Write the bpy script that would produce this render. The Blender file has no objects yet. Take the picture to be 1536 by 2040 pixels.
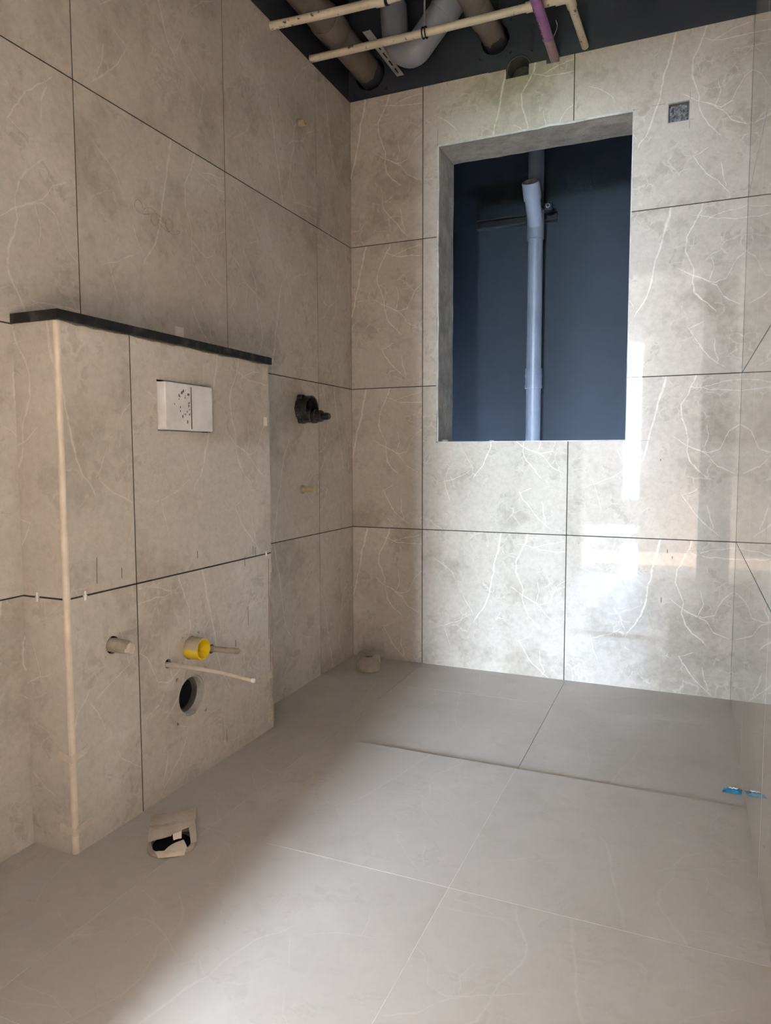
import bpy, bmesh, math, random
from mathutils import Vector, Matrix, noise
random.seed(7)
PI = math.pi
scene = bpy.context.scene
C = bpy.context.collection

# ------------------------------------------------------------------ camera
F_PX, IMG_W, IMG_H = 1423.68, 1536.0, 2040.0
cam_d = bpy.data.cameras.new('camera')
cam = bpy.data.objects.new('camera', cam_d); C.objects.link(cam)
cam_d.sensor_fit = 'VERTICAL'; cam_d.sensor_height = 24.0
cam_d.lens = 24.0 * F_PX / IMG_H
cam_d.clip_start = 0.01
yaw, pitch, roll = 0.4045, -0.0784, -0.0022
cam.location = (1.372, -2.8335, 0.8896)
_f = Vector((-math.sin(yaw)*math.cos(pitch), math.cos(yaw)*math.cos(pitch), math.sin(pitch)))
_r = Vector((math.cos(yaw), math.sin(yaw), 0)); _u = _r.cross(_f)
_r2 = _r*math.cos(roll)+_u*math.sin(roll); _u2 = -_r*math.sin(roll)+_u*math.cos(roll)
cam.rotation_euler = Matrix((_r2, _u2, -_f)).transposed().to_euler()
scene.camera = cam

# ------------------------------------------------------------------ sky, light, exposure
world = bpy.data.worlds.new('overcast_sky'); scene.world = world; world.use_nodes = True
bg = world.node_tree.nodes['Background']
bg.inputs['Color'].default_value = (0.64, 0.80, 1.0, 1)
SKY = 385.0
bg.inputs['Strength'].default_value = SKY
def portal(name, loc, rot, sx, sy):
    l = bpy.data.lights.new(name, 'AREA'); l.shape = 'RECTANGLE'; l.size = sx; l.size_y = sy
    l.cycles.is_portal = True
    o = bpy.data.objects.new(name, l); C.objects.link(o); o.location = loc; o.rotation_euler = rot
# hall windows (room behind the camera; the side window is added for fill light)
FARY, FWX0, FWX1, FWZ0, FWZ1 = -7.0, 0.52, 1.25, 0.30, 2.38
SWX0, SWX1, SWZ0 = 0.22, 0.49, 1.12      # smaller light beside the balcony door
LHX, LWY0, LWY1, LWZ0, LWZ1 = -2.2, -3.9, -2.95, 0.9, 2.2
portal('daylight_portal_far', ((FWX0+FWX1)/2, FARY-0.02, (FWZ0+FWZ1)/2), (PI/2, 0, 0), FWX1-FWX0, FWZ1-FWZ0)
portal('fill_portal_side', (LHX-0.02, (LWY0+LWY1)/2, (LWZ0+LWZ1)/2), (PI/2, 0, -PI/2), LWY1-LWY0, LWZ1-LWZ0)
portal('daylight_portal_small', ((SWX0+SWX1)/2, FARY-0.02, (SWZ0+FWZ1)/2), (PI/2, 0, 0), SWX1-SWX0, FWZ1-SWZ0)
sun_d = bpy.data.lights.new('warm_fill_sun', 'SUN'); sun_d.energy = 200.0; sun_d.color = (1.0, 0.79, 0.56); sun_d.angle = 0.0093  # unseen sun, added so its bounce off the hall warms the bathroom
warm_fill_sun = bpy.data.objects.new('warm_fill_sun', sun_d); C.objects.link(warm_fill_sun); warm_fill_sun.location = (-8, -3, 5)
warm_fill_sun.rotation_euler = Vector((1.0, -0.10, -0.42)).to_track_quat('-Z', 'Y').to_euler()
vs = scene.view_settings
scene.display_settings.display_device = 'sRGB'
vs.view_transform = 'Standard'; vs.look = 'None'; vs.gamma = 1.0; vs.use_curve_mapping = False
vs.exposure = 0.0
try:
    scene.cycles.max_bounces = 8; scene.cycles.diffuse_bounces = 6; scene.cycles.glossy_bounces = 3
    scene.cycles.use_adaptive_sampling = True; scene.cycles.adaptive_threshold = 0.045; scene.cycles.adaptive_min_samples = 16
    scene.cycles.sample_clamp_indirect = 40.0
    scene.cycles.caustics_reflective = False
except Exception:
    pass

# ------------------------------------------------------------------ material helpers
class NT:
    def __init__(s, name):
        s.m = bpy.data.materials.new(name); s.m.use_nodes = True
        s.t = s.m.node_tree; s.n = s.t.nodes; s.l = s.t.links
        s.b = s.n['Principled BSDF']
    def node(s, typ, **kw):
        n = s.n.new(typ)
        for k, v in kw.items():
            if k in n.inputs.keys() if isinstance(k, str) else False: n.inputs[k].default_value = v
            else: setattr(n, k, v)
        return n
    def link(s, a, b): s.l.new(a, b)
    def coords(s, seeded=True):
        tc = s.n.new('ShaderNodeTexCoord')
        if not seeded: return tc.outputs['Object']
        at = s.n.new('ShaderNodeAttribute'); at.attribute_type = 'OBJECT'; at.attribute_name = 'seed'
        mul = s.n.new('ShaderNodeVectorMath'); mul.operation = 'SCALE'; mul.inputs[0].default_value = (3.71, 5.13, 7.97)
        s.link(at.outputs['Fac'], mul.inputs['Scale'])
        add = s.n.new('ShaderNodeVectorMath'); add.operation = 'ADD'
        s.link(tc.outputs['Object'], add.inputs[0]); s.link(mul.outputs[0], add.inputs[1])
        return add.outputs[0]
    def noise(s, vec, scale, detail=4, rough=0.55, dist=0.0):
        n = s.n.new('ShaderNodeTexNoise'); n.inputs['Scale'].default_value = scale
        n.inputs['Detail'].default_value = detail; n.inputs['Roughness'].default_value = rough
        n.inputs['Distortion'].default_value = dist
        s.link(vec, n.inputs['Vector']); return n
    def ramp(s, fac, stops, interp='LINEAR'):
        r = s.n.new('ShaderNodeValToRGB'); r.color_ramp.interpolation = interp
        el = r.color_ramp.elements
        while len(el) < len(stops): el.new(0.5)
        for e, (p, c) in zip(el, stops):
            e.position = p; e.color = c if len(c) == 4 else (*c, 1)
        s.link(fac, r.inputs['Fac']); return r.outputs['Color']
    def mix(s, fac, a, b, mode='MIX'):
        m = s.n.new('ShaderNodeMix'); m.data_type = 'RGBA'; m.blend_type = mode
        for sock, v in ((m.inputs[0], fac), (m.inputs[6], a), (m.inputs[7], b)):
            if hasattr(v, 'is_linked') or hasattr(v, 'node'): s.link(v, sock)
            elif isinstance(v, (int, float)): sock.default_value = v
            else: sock.default_value = (*v, 1) if len(v) == 3 else v
        return m.outputs[2]
    def math(s, op, a, b=0.0):
        m = s.n.new('ShaderNodeMath'); m.operation = op
        for sock, v in ((m.inputs[0], a), (m.inputs[1], b)):
            if hasattr(v, 'node'): s.link(v, sock)
            else: sock.default_value = v
        return m.outputs[0]
    def bump(s, h, strength=0.2, dist=0.002):
        b = s.n.new('ShaderNodeBump'); b.inputs['Strength'].default_value = strength; b.inputs['Distance'].default_value = dist
        s.link(h, b.inputs['Height']); s.link(b.outputs[0], s.b.inputs['Normal'])
    def done(s, color=None, rough=0.5, spec=0.5, metal=0.0):
        if color is not None:
            if hasattr(color, 'node'): s.link(color, s.b.inputs['Base Color'])
            else: s.b.inputs['Base Color'].default_value = (*color, 1)
        if hasattr(rough, 'node'): s.link(rough, s.b.inputs['Roughness'])
        else: s.b.inputs['Roughness'].default_value = rough
        s.b.inputs['Specular IOR Level'].default_value = spec
        s.b.inputs['Metallic'].default_value = metal
        return s.m
W_, K_ = (1, 1, 1), (0, 0, 0)

# one printed tile face: every vein is a polyline across the 0.6 m tile; stops are (pos_along, pos_across, half_width) in metres
VEINS = [
 ('v', [(.215, .225, .0), (.235, .233, .0030), (.27, .262, .0028), (.30, .275, .0034), (.345, .289, .0040), (.40, .299, .0026), (.44, .311, .0036), (.50, .322, .0034), (.545, .333, .0050), (.578, .341, .0045), (.60, .345, .003)], 1.0),
 ('v', [(.245, .226, .0), (.26, .220, .0016), (.29, .204, .0020), (.325, .186, .0012), (.335, .182, .0)], .9),
 ('u', [(.045, .480, .0), (.06, .472, .0014), (.10, .448, .0018), (.135, .420, .0024), (.155, .385, .0012), (.16, .375, .0)], .9),
 ('u', [(.05, .182, .0), (.08, .196, .0012), (.115, .205, .0018), (.165, .226, .0020), (.205, .250, .0010), (.21, .252, .0)], .7),
 ('u', [(.37, .385, .0), (.39, .372, .0016), (.42, .350, .0026), (.47, .328, .0030), (.505, .306, .0024), (.53, .268, .0030), (.575, .245, .0018), (.585, .24, .0)], .8),
 ('v', [(.32, .480, .0), (.335, .484, .0020), (.37, .495, .0016), (.41, .488, .0014), (.42, .486, .0)], .7),
 ('u', [(.41, .562, .0), (.44, .558, .0014), (.50, .540, .0020), (.56, .536, .0022), (.60, .535, .0016)], .8),
 ('u', [(.45, .535, .0), (.48, .552, .0018), (.53, .566, .0020), (.59, .574, .0014), (.60, .575, .0)], .8),
 ('v', [(.10, .128, .0), (.12, .122, .0012), (.16, .108, .0018), (.21, .096, .0010), (.22, .095, .0)], .6),
 ('v', [(.015, .545, .0), (.03, .530, .0022), (.055, .500, .0034), (.095, .462, .0030), (.140, .430, .0022), (.165, .418, .0014), (.17, .417, .0)], 1.0),
 ('u', [(.41, .160, .0), (.43, .168, .0018), (.462, .184, .0020), (.47, .188, .0)], .9),
 ('v', [(.03, .512, .0), (.05, .523, .0020), (.085, .508, .0024), (.125, .503, .0018), (.135, .502, .0)], .9),
 ('v', [(.215, .510, .0), (.23, .495, .0026), (.26, .462, .0034), (.29, .440, .0036), (.33, .428, .0020), (.37, .430, .0022), (.40, .418, .0030), (.44, .402, .0036), (.49, .402, .0030), (.535, .425, .0030), (.575, .445, .0038), (.60, .450, .003)], .9),
 ('u', [(.44, .345, .0), (.46, .330, .0020), (.50, .318, .0026), (.535, .330, .0022), (.555, .375, .0030), (.57, .400, .0026), (.60, .42, .0014)], .9),
]
def marble(name, base, dark, pale, vein, gloss, vein_amt=1.0, dust=None, dust_amt=0.0, spec=0.5):
    t = NT(name); v = t.coords()
    uvn = t.node('ShaderNodeTexCoord'); uv = uvn.outputs['UV']
    wn = t.noise(v, 7.0, 3, 0.65)
    sub = t.node('ShaderNodeVectorMath', operation='SUBTRACT'); t.link(wn.outputs['Color'], sub.inputs[0]); sub.inputs[1].default_value = (.5, .5, .5)
    def warp(src, k):
        sc = t.node('ShaderNodeVectorMath', operation='SCALE'); sc.inputs['Scale'].default_value = k; t.link(sub.outputs[0], sc.inputs[0])
        ad = t.node('ShaderNodeVectorMath', operation='ADD'); t.link(src, ad.inputs[0]); t.link(sc.outputs[0], ad.inputs[1]); return ad.outputs[0]
    wv = warp(v, 0.10)
    wu = t.node('ShaderNodeSeparateXYZ'); t.link(warp(uv, 0.035), wu.inputs[0])
    U, V = wu.outputs['X'], wu.outputs['Y']
    # clouds and taupe patches
    n1 = t.noise(wv, 3.0, 4, 0.64)
    col = t.ramp(n1.outputs['Fac'], [(0.36, dark), (0.47, base), (0.56, base), (0.70, pale)])
    n2 = t.noise(wv, 7.5, 4, 0.74, 0.5)
    patch = t.ramp(n2.outputs['Fac'], [(0.565, K_), (0.60, W_)])
    col = t.mix(t.math('MULTIPLY', patch, 0.50), col, dark)
    n3 = t.noise(v, 50, 3, 0.75)
    col = t.mix(0.24 if vein_amt > .6 else 0.14, col, t.ramp(n3.outputs['Fac'], [(0.36, dark), (0.60, pale)]), 'MIX')
    # veins
    Us, Vs = t.math('DIVIDE', U, 0.6), t.math('DIVIDE', V, 0.6)
    acc = None
    for along, stops, amt in VEINS:
        r = t.n.new('ShaderNodeValToRGB'); el = r.color_ramp.elements
        while len(el) < len(stops): el.new(0.5)
        for e, (p, q, w) in zip(el, stops): e.position = p/.6; e.color = (q, w*(.6+.4*amt)+1e-5, 0, 1)
        t.link(Vs if along == 'v' else Us, r.inputs['Fac'])
        sp = t.node('ShaderNodeSeparateColor'); t.link(r.outputs['Color'], sp.inputs[0])
        d = t.math('DIVIDE', t.math('ABSOLUTE', t.math('SUBTRACT', U if along == 'v' else V, sp.outputs[0])), sp.outputs[1])
        acc = d if acc is None else t.math('MINIMUM', acc, d)
    m = t.n.new('ShaderNodeMath'); m.operation = 'SUBTRACT'; m.use_clamp = True; m.inputs[0].default_value = 1.25
    t.link(acc, m.inputs[1]); acc = m.outputs[0]
    vo = t.node('ShaderNodeTexVoronoi', feature='DISTANCE_TO_EDGE'); vo.inputs['Scale'].default_value = 15.0
    t.link(wv, vo.inputs['Vector'])
    crack = t.ramp(vo.outputs['Distance'], [(0.0, W_), (0.05, K_)])
    cm = t.ramp(n2.outputs['Fac'], [(0.53, K_), (0.60, W_)])
    acc = t.math('MAXIMUM', acc, t.math('MULTIPLY', t.math('MULTIPLY', crack, cm), 0.55))
    acc = t.math('MULTIPLY', acc, t.ramp(n3.outputs['Fac'], [(0.30, (.35,)*3), (0.55, W_)]))
    col = t.mix(t.math('MULTIPLY', acc, 0.70*vein_amt), col, vein)
    rough = gloss
    if dust is not None:
        dm = t.ramp(n1.outputs['Fac'], [(0.42, W_), (0.62, K_)])
        dm = t.math('MULTIPLY', dm, t.ramp(n3.outputs['Fac'], [(0.25, (.4,)*3), (0.7, W_)]))
        col = t.mix(t.math('MULTIPLY', dm, dust_amt), col, dust)
        rough = t.math('ADD', t.math('MULTIPLY', dm, 0.10), gloss)
    return t.done(col, rough, spec)

M = {}
TB = ((.475, .422, .362), (.345, .298, .245), (.565, .512, .450), (.74, .70, .635))
M['tile'] = marble('polished_beige_marble_tile', *TB, 0.020, spec=0.40)
M['tile_dusty'] = marble('dusty_beige_marble_tile', *TB, 0.05, 0.62, (.46, .405, .34), 0.25, spec=0.45)
M['floor_tile'] = marble('matt_greige_floor_tile', (.400, .358, .316), (.350, .310, .268), (.445, .402, .360), (.54, .50, .45), 0.42, 0.44, (.41, .365, .32), 0.5, 0.35)

def plain(name, c1, c2, scale=12, rough=0.6, spec=0.4, bump=0.0, bscale=40, lo=.35, hi=.65, metal=0.0, seeded=False):
    t = NT(name); v = t.coords(seeded)
    n = t.noise(v, scale, 6, 0.65)
    col = t.ramp(n.outputs['Fac'], [(lo, c1), (hi, c2)])
    if bump:
        b = t.noise(v, bscale, 5, 0.7); t.bump(b.outputs['Fac'], bump, 0.004)
    return t.done(col, rough, spec, metal)
M['paint'] = plain('dark_slate_paint', (.032, .036, .048), (.040, .044, .056), 5, 0.55, 0.4, 0.25, 55)
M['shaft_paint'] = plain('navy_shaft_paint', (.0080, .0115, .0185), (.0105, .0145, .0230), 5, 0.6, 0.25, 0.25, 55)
M['mortar'] = plain('dark_bedding_mortar', (.030, .024, .019), (.06, .048, .038), 30, 0.9, 0.2)
M['grime'] = plain('brown_grime', (.15, .115, .085), (.27, .22, .17), 60, 0.9, 0.2)
M['cement'] = plain('rough_grey_cement', (.26, .24, .215), (.44, .42, .385), 16, 0.9, 0.2, 0.8, 60)
M['cement_dark'] = plain('dark_concrete', (.06, .058, .055), (.13, .125, .12), 18, 0.9, 0.2, 0.7, 60)
M['granite'] = plain('black_granite', (.010, .0095, .010), (.085, .076, .072), 22, 0.5, 0.3, lo=.50, hi=.78)
M['cream_trim'] = plain('cream_pvc_trim', (.50, .42, .33), (.60, .52, .42), 20, 0.45, 0.4)
M['tape'] = plain('cream_masking_tape', (.44, .37, .30), (.54, .47, .38), 30, 0.7, 0.3, 0.3, 80)
M['foam'] = plain('grey_white_foam', (.56, .53, .51), (.70, .68, .66), 10, 0.8, 0.3, 0.3, 90)
M['grey_pvc'] = plain('grey_pvc', (.225, .235, .270), (.275, .285, .320), 6, 0.32, 0.5)
M['grey_pvc_dark'] = plain('dusty_grey_pvc', (.16, .155, .165), (.22, .21, .215), 8, 0.5, 0.4)
M['shaft_pvc'] = plain('blue_grey_pvc', (.115, .125, .155), (.145, .155, .190), 6, 0.35, 0.4)
M['plaster'] = plain('patchy_light_plaster', (.36, .345, .315), (.60, .58, .54), 13, 0.9, 0.2, 0.9, 50)
M['soil_pipe'] = plain('dusty_brown_grey_pipe', (.130, .105, .088), (.185, .155, .130), 9, 0.6, 0.35)
M['cpvc'] = None
t = NT('stained_cream_cpvc'); v = t.coords(False)
n = t.noise(v, 38, 5, 0.7); n2 = t.noise(v, 9, 3, 0.6)
col = t.ramp(n2.outputs['Fac'], [(.3, (.50, .42, .30)), (.7, (.64, .57, .45))])
col = t.mix(t.ramp(n.outputs['Fac'], [(.60, K_), (.66, W_)]), col, (.07, .055, .045))
M['cpvc'] = t.done(col, 0.45, 0.4)
M['purple'] = plain('purple_pipe', (.26, .105, .26), (.34, .155, .33), 14, 0.45, 0.4)
M['dusty_purple'] = plain('dusty_purple_pipe', (.26, .17, .20), (.34, .24, .27), 14, 0.6, 0.3)
M['ink'] = NT('black_print').done((.02, .015, .02), 0.6)
M['pencil'] = NT('pencil_grey').done((.10, .085, .07), 0.7)
M['galv'] = plain('dull_galvanised_steel', (.20, .20, .19), (.34, .33, .31), 20, 0.5, 0.5)
M['blacksteel'] = plain('black_painted_steel', (.004, .004, .005), (.010, .010, .012), 14, 0.55, 0.25)
t = NT('dusty_black_plastic'); v = t.coords(False)
n = t.noise(v, 45, 6, 0.7)
col = t.ramp(n.outputs['Fac'], [(.40, (.012, .011, .012)), (.58, (.025, .023, .022)), (.70, (.20, .17, .135))])
M['blackplastic'] = t.done(col, 0.42, 0.5)
M['brass'] = plain('dull_brass', (.40, .32, .19), (.52, .44, .29), 40, 0.4, 0.5, 0, 40, .35, .65, 0.3)
t = NT('dusty_yellow_plastic'); v = t.coords(False)
n = t.noise(v, 14, 4, 0.6)
M['yellow'] = t.done((.72, .52, .02), 0.45)
M['yellow_dusty'] = None
t = NT('half_dusty_yellow_plastic'); v = t.coords(False)
sx = t.node('ShaderNodeSeparateXYZ'); t.link(v, sx.inputs[0])
n = t.noise(v, 40, 4, 0.6)
h = t.math('ADD', sx.outputs['Z'], t.math('MULTIPLY', t.math('SUBTRACT', n.outputs['Fac'], 0.5), 0.05))
col = t.ramp(t.math('ADD', t.math('MULTIPLY', h, 10.0), 0.5), [(.50, (.70, .50, .02)), (.62, (.42, .36, .28))])
M['yellow_dusty'] = t.done(col, 0.55)
M['dusty_pipe'] = plain('cement_dusted_pipe', (.26, .22, .175), (.36, .31, .255), 40, 0.7, 0.3, 0.4, 90)
M['tube'] = plain('milky_plastic_tube', (.40, .35, .29), (.52, .46, .39), 20, 0.35, 0.5)
M['black'] = NT('deep_black').done((.006, .006, .008), 0.8, 0.2)
M['wrap'] = plain('dusty_brown_packing_tape', (.27, .228, .188), (.36, .305, .255), 18, 0.55, 0.35, 0.4, 50)
M['whitetape'] = plain('white_paper_sticker', (.62, .57, .50), (.70, .65, .58), 30, 0.6, 0.3)
M['spacer'] = NT('white_plastic_spacer').done((.74, .70, .64), 0.45)
t = NT('blue_sachet_foil'); v = t.coords(False)
n = t.noise(v, 60, 3, 0.5)
M['blue'] = t.done(t.ramp(n.outputs['Fac'], [(.35, (.004, .10, .22)), (.6, (.01, .22, .36))]), 0.3, 0.5)
M['white_print'] = NT('white_print').done((.75, .78, .80), 0.4)
t = NT('crumpled_clear_plastic'); v = t.coords(False)
n = t.noise(v, 60, 4, 0.6)
t.bump(n.outputs['Fac'], 0.8, 0.006)
M['plastic'] = t.done(t.ramp(n.outputs['Fac'], [(.35, (.10, .10, .10)), (.65, (.28, .28, .28))]), 0.15, 0.6)
M['hall_paint'] = plain('white_hall_paint', (.74, .67, .60), (.79, .72, .655), 3, 0.7, 0.3)
M['hall_plaster'] = plain('pinkish_hall_plaster', (.46, .415, .38), (.52, .47, .43), 3, 0.8, 0.2)
M['hall_floor'] = plain('pale_polished_hall_floor', (.54, .50, .455), (.62, .575, .53), 2, 0.08, 0.5)
M['alu'] = plain('white_aluminium_frame', (.55, .55, .55), (.62, .62, .62), 8, 0.4, 0.5)
M['leaf'] = plain('tree_leaves', (.05, .11, .03), (.12, .20, .06), 3, 0.7, 0.2)
M['bark'] = plain('tree_bark', (.10, .07, .05), (.16, .12, .09), 9, 0.9, 0.2)
M['ground'] = plain('far_ground', (.045, .06, .03), (.07, .08, .05), 0.4, 0.9, 0.2)

# ------------------------------------------------------------------ object helpers
def mesh_obj(name, bm, mat, parent=None, smooth=False, loc=None):
    me = bpy.data.meshes.new(name)
    bmesh.ops.recalc_face_normals(bm, faces=bm.faces[:])
    bm.to_mesh(me); bm.free()
    if mat is not None:
        for m in (mat if isinstance(mat, (list, tuple)) else [mat]): me.materials.append(m)
    if smooth:
        for p in me.polygons: p.use_smooth = True
        try: me.set_sharp_from_angle(angle=math.radians(40))
        except Exception: pass
    o = bpy.data.objects.new(name, me); C.objects.link(o)
    if loc is not None: o.location = loc
    if parent is not None: o.parent = parent
    return o
def tag(o, label=None, cat=None, group=None, kind=None):
    if label: o['label'] = label
    if cat: o['category'] = cat
    if group: o['group'] = group
    if kind: o['kind'] = kind
    return o
def empty(name, loc=(0, 0, 0), label=None, cat=None, group=None, kind=None):
    o = bpy.data.objects.new(name, None); C.objects.link(o); o.location = loc
    o.empty_display_size = 0.05
    return tag(o, label, cat, group, kind)
def rel(o, parent):            # geometry given in world coordinates, parented to a root at parent.location
    o.parent = parent; o.location = Vector(o.location) - Vector(parent.location); return o
def sub(o, part):              # a piece of a part (both built in world coordinates)
    o.parent = part; o.location = (0, 0, 0); return o
def box(bm, lo, hi, bevel=0.0):
    r = bmesh.ops.create_cube(bm, size=1.0)
    lo, hi = Vector(lo), Vector(hi)
    for v in r['verts']:
        v.co = Vector((lo[i] + (v.co[i]+0.5)*(hi[i]-lo[i]) for i in range(3)))
    if bevel:
        es = list({e for v in r['verts'] for e in v.link_edges})
        bmesh.ops.bevel(bm, geom=es, offset=bevel, segments=2, affect='EDGES', profile=0.5)
    return bm
def frames(pts):
    pts = [Vector(p) for p in pts]; T = []
    for i in range(len(pts)):
        a = pts[max(i-1, 0)]; b = pts[min(i+1, len(pts)-1)]
        T.append((b-a).normalized())
    ref = Vector((0, 0, 1)) if abs(T[0].z) < 0.9 else Vector((1, 0, 0))
    N = [(ref - T[0]*ref.dot(T[0])).normalized()]
    for i in range(1, len(T)):
        n = N[-1] - T[i]*N[-1].dot(T[i]); N.append(n.normalized())
    return pts, T, N
def tube(bm, pts, rad, seg=20, caps=True, wob=0.0):
    pts, T, N = frames(pts)
    if not isinstance(rad, (list, tuple)): rad = [rad]*len(pts)
    rings = []
    for p, t_, n, r in zip(pts, T, N, rad):
        b = t_.cross(n); ring = []
        for k in range(seg):
            a = 2*PI*k/seg; rr = r*(1+wob*(random.random()-.5))
            ring.append(bm.verts.new(p + (n*math.cos(a)+b*math.sin(a))*rr))
        rings.append(ring)
    for A, B in zip(rings, rings[1:]):
        for k in range(seg):
            bm.faces.new((A[k], A[(k+1) % seg], B[(k+1) % seg], B[k]))
    if caps:
        bm.faces.new(rings[0][::-1]); bm.faces.new(rings[-1])
    return bm
def hollow(bm, a, b, ro, ri, seg=28, wob=0.0, close_at=None):
    """open pipe from a to b: outer wall, rim at b, inner wall back to depth, dark bottom if close_at given"""
    a, b = Vector(a), Vector(b); d = b-a
    inner_end = close_at if close_at is not None else 0.0
    prof = [(0, ri*0.3), (0, ro), (1, ro), (1, ri), (inner_end, ri)]
    t_ = d.normalized(); ref = Vector((0, 0, 1)) if abs(t_.z) < 0.9 else Vector((1, 0, 0))
    n = (ref - t_*ref.dot(t_)).normalized(); bb = t_.cross(n)
    rings = []
    for s, r in prof:
        rings.append([bm.verts.new(a + d*s + (n*math.cos(2*PI*k/seg)+bb*math.sin(2*PI*k/seg))*r*(1+wob*(random.random()-.5))) for k in range(seg)])
    for A, B in zip(rings, rings[1:]):
        for k in range(seg): bm.faces.new((A[k], A[(k+1) % seg], B[(k+1) % seg], B[k]))
    bm.faces.new(rings[-1]); bm.faces.new(rings[0][::-1])
    return bm
def sheet(bm, grid, th=0.0008):
    """grid[i][j] of points -> thin two-sided sheet with thickness"""
    vs_ = [[bm.verts.new(p) for p in row] for row in grid]
    fs = []
    for i in range(len(vs_)-1):
        for j in range(len(vs_[0])-1):
            fs.append(bm.faces.new((vs_[i][j], vs_[i+1][j], vs_[i+1][j+1], vs_[i][j+1])))
    bm.normal_update()
    bmesh.ops.solidify(bm, geom=fs, thickness=th)
    return bm
def plane_pt(ax, u, v, d):
    return {'x': Vector((d, u, v)), 'y': Vector((u, d, v)), 'z': Vector((u, v, d))}[ax]
def panel(ax, rect, d0, d1, cuts=(), circles=(), origin=(0, 0, 0), seg=36, jag=0.0):
    """slab in plane ax spanning rect=(u0,u1,v0,v1), from depth d0 to d1, minus rectangular cuts and round holes"""
    u0, u1, v0, v1 = rect
    sq = [(cu-r*1.15, cu+r*1.15, cv-r*1.15, cv+r*1.15) for cu, cv, r in circles]
    us = {u0, u1}; vs_ = {v0, v1}
    for c in list(cuts)+sq:
        for k in (0, 1):
            if u0 < c[k] < u1: us.add(c[k])
            if v0 < c[k+2] < v1: vs_.add(c[k+2])
    us, vs_ = sorted(us), sorted(vs_)
    inside = lambda u, v, c: c[0]-1e-9 < u < c[1]+1e-9 and c[2]-1e-9 < v < c[3]+1e-9
    polys = []; done = set()
    for i in range(len(us)-1):
        for j in range(len(vs_)-1):
            cu, cv = (us[i]+us[i+1])/2, (vs_[j]+vs_[j+1])/2
            if any(inside(cu, cv, c) for c in cuts): continue
            hit = [k for k, c in enumerate(sq) if inside(cu, cv, c)]
            if hit: continue
            polys.append([(us[i], vs_[j]), (us[i+1], vs_[j]), (us[i+1], vs_[j+1]), (us[i], vs_[j+1])])
    for (cu, cv, r), c in zip(circles, sq):
        ci = [];  so = []
        for k in range(seg):
            a = 2*PI*k/seg; ca, sa = math.cos(a), math.sin(a)
            rr = r*(1+jag*(random.random()-.5))
            ci.append((cu+rr*ca, cv+rr*sa))
            m = max(abs(ca), abs(sa)); h = r*1.15
            so.append((min(max(cu+h*ca/m, max(c[0], u0)), min(c[1], u1)), min(max(cv+h*sa/m, max(c[2], v0)), min(c[3], v1))))
        for k in range(seg):
            k2 = (k+1) % seg
            polys.append([so[k], so[k2], ci[k2], ci[k]])
    bm = bmesh.new(); V = {}
    o = Vector(origin)
    def gv(p, d):
        key = (round(p[0], 5), round(p[1], 5), d)
        if key not in V: V[key] = bm.verts.new(plane_pt(ax, p[0], p[1], d) - o)
        return V[key]
    cnt = {}
    for P in polys:
        K = [(round(a, 5), round(b, 5)) for a, b in P]
        for a, b in zip(K, K[1:]+K[:1]):
            if a != b: cnt.setdefault(frozenset((a, b)), []).append((a, b))
    def face(vl):
        out = []
        for x in vl:
            if x not in out: out.append(x)
        if len(out) > 2:
            try: bm.faces.new(out)
            except ValueError: pass
    for P in polys:
        face([gv(p, d1) for p in P]); face([gv(p, d0) for p in P][::-1])
    for k, l in cnt.items():
        if len(l) == 1:
            a, b = l[0]; face([gv(a, d0), gv(b, d0), gv(b, d1), gv(a, d1)])
    return bm
GAP = 0.0036
seed_n = [0]
def tile(ax, rect, d0, d1, parent, mat='tile', cuts=(), circles=(), gap=GAP, edges=(1, 1, 1, 1), seed=None, uvo=None):
    u0, u1, v0, v1 = rect; g = gap/2
    r = (u0+g*edges[0], u1-g*edges[1], v0+g*edges[2], v1-g*edges[3])
    o = plane_pt(ax, (u0+u1)/2, (v0+v1)/2, (d0+d1)/2)
    bm = panel(ax, r, d0, d1, cuts, circles, o)
    lay = bm.loops.layers.uv.new('UVMap')
    seed_n[0] += 1; rn = random.Random(seed_n[0]*31+5)
    if uvo is None: uvo = (rn.uniform(0, max(0, .6-(u1-u0))), rn.uniform(0, max(0, .6-(v1-v0))), rn.random() < .5, rn.random() < .4)
    for f in bm.faces:
        for lp in f.loops:
            w_ = lp.vert.co+o; uu, vv = {'x': (w_.y, w_.z), 'y': (w_.x, w_.z), 'z': (w_.x, w_.y)}[ax]
            uu = uu-u0+uvo[0]; vv = vv-v0+uvo[1]
            lp[lay].uv = (.6-uu if uvo[2] else uu, .6-vv if uvo[3] else vv)
    ob = mesh_obj('tile', bm, M[mat], None, False, o)
    ob['seed'] = float(seed if seed is not None else seed_n[0]*1.37)
    rel(ob, parent)
    return ob

# ------------------------------------------------------------------ room dimensions
RW, RD = 1.5247, 2.60              # width; back wall at y=0, door wall at y=-RD
ZJ = [0.0, 0.5786, 1.1786, 1.7786, 2.3786]
TOPZ = 3.0
OP = (0.394, 1.140, 0.947, 2.135)  # opening to the shaft
DOOR = (0.62, 1.42, 0.0, 2.16)
SHB = 0.80                         # shaft back wall

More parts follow.
